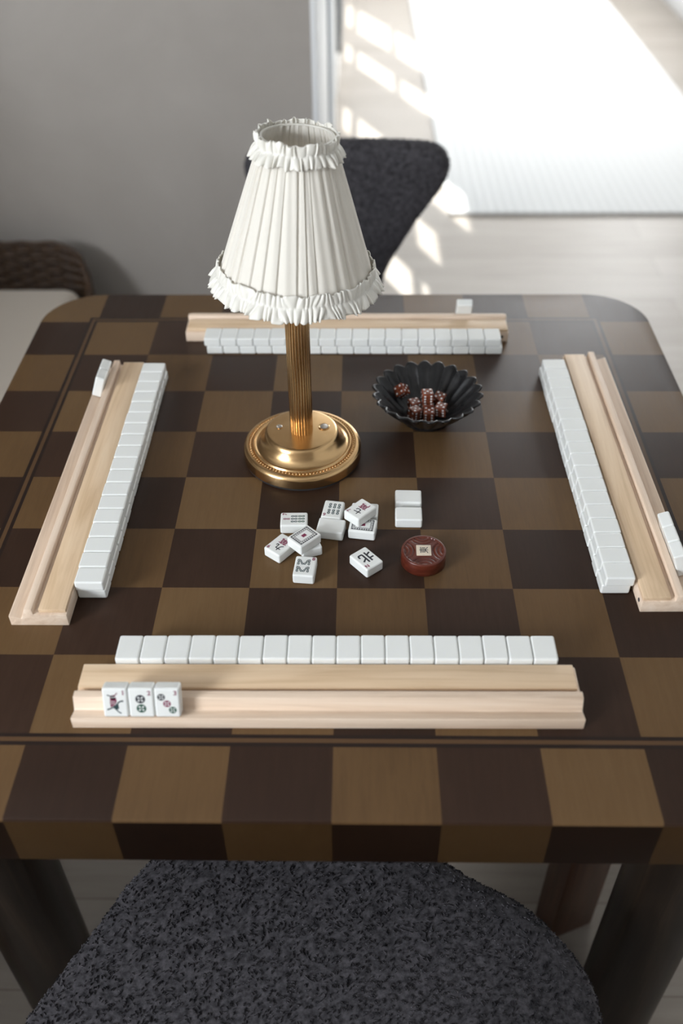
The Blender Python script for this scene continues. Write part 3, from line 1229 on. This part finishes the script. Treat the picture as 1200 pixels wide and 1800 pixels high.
from_bm('bead_ring', bm, MT['brass'], base, smooth=3.2)
lathe('screw_hole', [(0, 0.0374), (0.0031, 0.0374), (0.0036, 0.0382), (0.0030, 0.0386), (0.0022, 0.0384), (0.0020, 0.0376), (0, 0.0376)], 24, MT['steel'], base, (-0.0268, 0.0045, 0))
lathe('touch_button', [(0, 0.0373), (0.0066, 0.0373), (0.0066, 0.0382), (0.0058, 0.0387), (0.0050, 0.0383), (0.0050, 0.0378)], 32, MT['brass'], base, (0.0262, 0.0045, 0))
sb = lathe('button_cap', [(0.0049, 0.0376), (0.0047, 0.0386), (0.0035, 0.0389), (0, 0.0390)], 32, MT['steel'], base, (0.0262, 0.0045, 0))


def flute(r, z, a):
    k = abs(sin(a * 12))
    return r * (1 - 0.09 * (1 - k) ** 2) if r > 0.01 else r


lathe('pole', [(0, 0.037), (0.0134, 0.037), (0.0134, 0.27), (0, 0.27)], 168, MT['brass_pole'], lampo, smooth=0.9, rfun=flute)
lathe('lamp_socket', [(0, 0.27), (0.010, 0.27), (0.010, 0.30), (0.012, 0.302), (0.019, 0.316), (0.020, 0.328), (0.014, 0.342), (0, 0.347)], 32, MT['paint'], lampo)

# shade, leaning a touch to the right
shade = empty('lamp_shade', (0.0013, 0.0, 0.231))
shade.parent = lampo
shade.rotation_euler = (radians(-2), radians(2.6), 0)
Z0, Z1, R0, R1 = -0.003, 0.145, 0.0838, 0.0352
rp = random.Random(12)
NP = 30
cuts = [0.0]
for k in range(NP):
    cuts.append(cuts[-1] + rp.uniform(0.6, 1.5))
cuts = [c_ / cuts[-1] * 2 * pi for c_ in cuts]
amp = [rp.uniform(0.5, 1.2) for _ in range(NP)]


def pleat(a):
    a = a % (2 * pi)
    for k in range(NP):
        if cuts[k] <= a < cuts[k + 1]:
            u = (a - cuts[k]) / (cuts[k + 1] - cuts[k])
            # a flat pleat that rises slowly and tucks under at its end
            s = sin(min(1.0, u / 0.55) * pi / 2) if u < 0.9 else (1 - u) / 0.1
            return amp[k] * s
    return 0


NA, NZ = 900, 14
vs, fs = [], []
for j in range(NZ + 1):
    u = j / NZ
    r = R0 + (R1 - R0) * u
    z = Z0 + (Z1 - Z0) * u
    for i in range(NA):
        a = 2 * pi * i / NA
        rr = r + (0.0026 * (1 - 0.45 * u)) * (pleat(a) - 0.6) + 0.0004 * sin(a * 37 + 3 * u)
        vs.append((rr * cos(a), rr * sin(a), z))
for j in range(NZ):
    for i in range(NA):
        k = (i + 1) % NA
        fs.append((j * NA + i, j * NA + k, (j + 1) * NA + k, (j + 1) * NA + i))
o = from_py('pleated_fabric', vs, fs, MT['shade'], shade, smooth=0.7)
md = o.modifiers.new('thickness', 'SOLIDIFY')
md.thickness = 0.0007
md.offset = -1


def ruffle(name, zc, rc, slope, half, waves, ampw, seed, pinch):
    """gathered ribbon, stitched along its middle, flaring in irregular frills at both edges."""
    rr_ = random.Random(seed)

    def folds(n):
        c_ = [0.0]
        for _ in range(n):
            c_.append(c_[-1] + rr_.uniform(0.5, 1.6))
        c_ = [p_ / c_[-1] * 2 * pi for p_ in c_]
        return c_, [rr_.uniform(0.45, 1.3) for _ in range(n)], [rr_.uniform(-0.14, 0.14) for _ in range(n)]

    top, bot = folds(waves), folds(waves)

    def fold(tab, a):
        a %= 2 * pi
        c_, am_, hh_ = tab
        lo, hi = 0, len(am_)
        while hi - lo > 1:
            mid = (lo + hi) // 2
            if c_[mid] <= a:
                lo = mid
            else:
                hi = mid
        u = (a - c_[lo]) / (c_[lo + 1] - c_[lo])
        b_ = max(0.0, sin(pi * u)) ** 0.65
        return am_[lo] * b_, hh_[lo] * b_

    vs_, fs_ = [], []
    rows, cols = 15, 1000
    for j in range(rows):
        t_ = -1 + 2 * j / (rows - 1)          # -1 bottom .. 1 top
        e = abs(t_)
        tab = top if t_ >= 0 else bot
        for i in range(cols):
            a = 2 * pi * i / cols
            sway = 0.05 * sin(9 * a + seed) + 0.035 * sin(23 * a + 2 * seed)
            d_, h_ = fold(tab, a + sway * t_)
            out = 0.0004 + ampw * (0.55 if t_ > 0 else 1.0) * d_ * (0.18 + 0.82 * e ** 0.55) - pinch * (1 - e) ** 3
            r_ = rc - slope * t_ * half + out
            z_ = zc + t_ * half * (1 + h_ * e) + 0.0008 * sin(7 * a + seed) + 0.0006 * sin(19 * a)
            vs_.append((r_ * cos(a), r_ * sin(a), z_))
    for j in range(rows - 1):
        for i in range(cols):
            k_ = (i + 1) % cols
            fs_.append((j * cols + i, j * cols + k_, (j + 1) * cols + k_, (j + 1) * cols + i))
    o_ = from_py(name, vs_, fs_, MT['ruffle'], shade, smooth=3.2)
    md_ = o_.modifiers.new('thickness', 'SOLIDIFY')
    md_.thickness = 0.0007
    md_.offset = -1
    return o_


ruffle('bottom_ruffle', 0.0080, 0.0826, 0.36, 0.0118, 84, 0.0050, 4, 0.0012)
ruffle('top_ruffle', 0.1388, 0.0393, 0.20, 0.0106, 46, 0.0062, 9, 0.0014)
lathe('top_ring', [(0.0340, 0.1450), (0.0360, 0.1450), (0.0360, 0.1465), (0.0340, 0.1465), (0.0340, 0.1450)], 64, MT['ruffle'], shade)
bm = bmesh.new()
for a in (0, 120, 240):
    m_ = Matrix.Rotation(radians(a), 4, 'Z')
    r_ = bmesh.ops.create_cube(bm, size=1)
    for v_ in r_['verts']:
        v_.co = m_ @ Vector((0.0325 + v_.co.x * 0.045, v_.co.y * 0.002, 0.070 + v_.co.z * 0.002))
from_bm('shade_carrier', bm, MT['brass'], shade)

# ------------------------------------------------------------------ fluted bowl with dice
BX, BY = 0.107, 0.1185
NF = 22


def scallop(r, z, a):
    k = max(0.0, min(1.0, (r - 0.027) / 0.039))
    s = 2.0 * sqrt(sin(a * NF / 2) ** 2 + 0.012) - 1.25      # broad lobes, narrow inward ridges
    return r + 0.0036 * k ** 0.9 * s


bowl_prof = [(0, 0.0), (0.028, 0.0), (0.0300, 0.0012), (0.0305, 0.0050), (0.0340, 0.0080), (0.0420, 0.0150), (0.0510, 0.0240), (0.0590, 0.0325), (0.0645, 0.0390),
             (0.0662, 0.0402), (0.0660, 0.0418), (0.0640, 0.0420), (0.0620, 0.0402), (0.0560, 0.0335), (0.0475, 0.0245), (0.0390, 0.0160), (0.0310, 0.0090), (0.0260, 0.0068), (0, 0.0062)]
bowl = lathe('fluted_bowl', bowl_prof, NF * 14, MT['iron'], None, (BX, BY, TZ + 0.0001), smooth=3.2, rfun=scallop)
# the rim waves up and down with its flutes
for v_ in bowl.data.vertices:
    r_ = sqrt(v_.co.x ** 2 + v_.co.y ** 2)
    if v_.co.z > 0.03:
        a = math.atan2(v_.co.y, v_.co.x)
        v_.co.z += 0.0012 * (v_.co.z - 0.03) / 0.012 * (2.0 * abs(sin(a * NF / 2)) - 1.2)
tag(bowl, 'small black fluted metal bowl holding brown dice, right of the lamp', 'bowl')

DS = 0.0142


def die_mesh():
    bm = bmesh.new()
    h = DS / 2
    add_box(bm, -h, h, -h, h, -h, h, 0.0016, 3)
    for f_ in bm.faces:
        f_.smooth = True
        f_.material_index = 0
    g = 0.27 * DS
    pat = {1: [(0, 0)], 2: [(-1, -1), (1, 1)], 3: [(-1, -1), (0, 0), (1, 1)], 4: [(-1, -1), (1, 1), (-1, 1), (1, -1)],
           5: [(-1, -1), (1, 1), (-1, 1), (1, -1), (0, 0)], 6: [(-1, -1), (-1, 0), (-1, 1), (1, -1), (1, 0), (1, 1)]}
    axes = {5: Matrix.Identity(4), 2: Matrix.Rotation(pi, 4, 'X'), 6: Matrix.Rotation(pi / 2, 4, 'X'), 1: Matrix.Rotation(-pi / 2, 4, 'X'),
            3: Matrix.Rotation(pi / 2, 4, 'Y'), 4: Matrix.Rotation(-pi / 2, 4, 'Y')}
    for num, m_ in axes.items():
        for a, b in pat[num]:
            r_ = bmesh.ops.create_circle(bm, cap_ends=True, radius=0.00128, segments=12, matrix=m_ @ Matrix.Translation((a * g, b * g, h + 0.00006)))
            for f_ in {f_ for v_ in r_['verts'] for f_ in v_.link_faces}:
                f_.material_index = 1
    me = bpy.data.meshes.new('die')
    bm.to_mesh(me)
    bm.free()
    round_normals(me, (DS / 2, DS / 2, DS / 2), Vector((0, 0, 0)), 0.0016)
    me.materials.append(MT['die'])
    me.materials.append(MT['pip'])
    return me


me_die = die_mesh()
DICE = [((0.0768, 0.1425, 0.0262), (35, 32, 40), 'brown die leaning on the left wall of the black bowl'),
        ((0.0925, 0.1270, 0.0147), (0, 0, 22), 'brown die at the left of the pile, in front of the leaning one'),
        ((0.1088, 0.1225, 0.0146), (0, 0, 3), 'brown die buried in the pile under the topmost die'),
        ((0.1080, 0.1262, 0.0290), (0, 0, 5), 'topmost brown die of the pile, showing five white pips'),
        ((0.1240, 0.1352, 0.0185), (10, -12, 62), 'brown die at the back right of the pile'),
        ((0.1255, 0.1160, 0.0152), (0, -4, -18), 'brown die at the right of the pile, nearest the right wall'),
        ((0.1095, 0.1065, 0.0146), (0, 0, -4), 'brown die at the front of the pile, showing six white pips'),
        ((0.0925, 0.1095, 0.0150), (0, 3, 36), 'brown die at the front left of the pile')]
for (x, y, z), rot, lab in DICE:
    d = bpy.data.objects.new('die', me_die)
    col.objects.link(d)
    d.location = (x, y, TZ + z)
    d.rotation_euler = tuple(radians(a) for a in rot)
    tag(d, lab, 'die', 'dice in the black bowl')

# ------------------------------------------------------------------ round red marker
PX, PY = 0.0902, -0.1402
HP = 0.0165
puck = empty('wind_marker', (PX, PY, TZ))
tag(puck, 'round carved red wooden disc with a square ivory inlay, beside the loose tiles', 'wind marker')
RP = 0.0235
N1 = 120
vs, fs, rows = [], [], []


def carve(x, y):
    """carved relief of the top: four fans of arcs on the sides of the central square."""
    r = sqrt(x * x + y * y)
    if r > 0.0206:
        return 0.0
    h = -0.0016
    for cx_, cy_ in ((0.0245, 0), (-0.0245, 0), (0, 0.0245), (0, -0.0245)):
        d_ = sqrt((x - cx_) ** 2 + (y - cy_) ** 2)
        if d_ < 0.0152:
            h += 0.0013 * (0.5 + 0.5 * cos(d_ / 0.0042 * 2 * pi))
            break
    else:
        h += 0.0010
    return h


prof = [(0, 0.0001), (RP - 0.0008, 0.0001), (RP, 0.0009), (RP, HP - 0.0012), (RP - 0.0004, HP - 0.0004), (RP - 0.0012, HP)]
lev = [(r, z, False) for r, z in prof] + [(r, HP, True) for r in (0.0214, 0.0209, 0.0204) + tuple(0.0199 - 0.00055 * k for k in range(36)) if r > 0.0002] + [(0, HP, True)]
for r, z, top in lev:
    if r < 1e-6:
        rows.append([len(vs)])
        vs.append((0, 0, z + (carve(0, 0) if top else 0)))
    else:
        row = []
        for i in range(N1):
            a = 2 * pi * i / N1
            x, y = r * cos(a), r * sin(a)
            row.append(len(vs))
            vs.append((x, y, z + (carve(x, y) if top else 0)))
        rows.append(row)
for A, B in zip(rows, rows[1:]):
    for i in range(N1):
        j = (i + 1) % N1
        if len(A) == 1:
            fs.append((A[0], B[j], B[i]))
        elif len(B) == 1:
            fs.append((A[i], A[j], B[0]))
        else:
            fs.append((A[i], A[j], B[j], B[i]))
from_py('carved_disc', vs, fs, MT['rosewood'], puck, smooth=1.0)
bm = bmesh.new()
add_box(bm, -0.0077, 0.0077, -0.0077, 0.0077, HP - 0.003, HP + 0.0002, 0.0004)
inl = from_bm('inlay', bm, MT['bone'], puck, smooth=0.6)
inl['label'] = 'cream square inlay with a black east character'
tv, tf = text_polys('東', 0.0100, 0.00005)
from_py('character', [(-y, x, HP + 0.00027) for x, y in tv], tf, MT['ink_black'], inl)
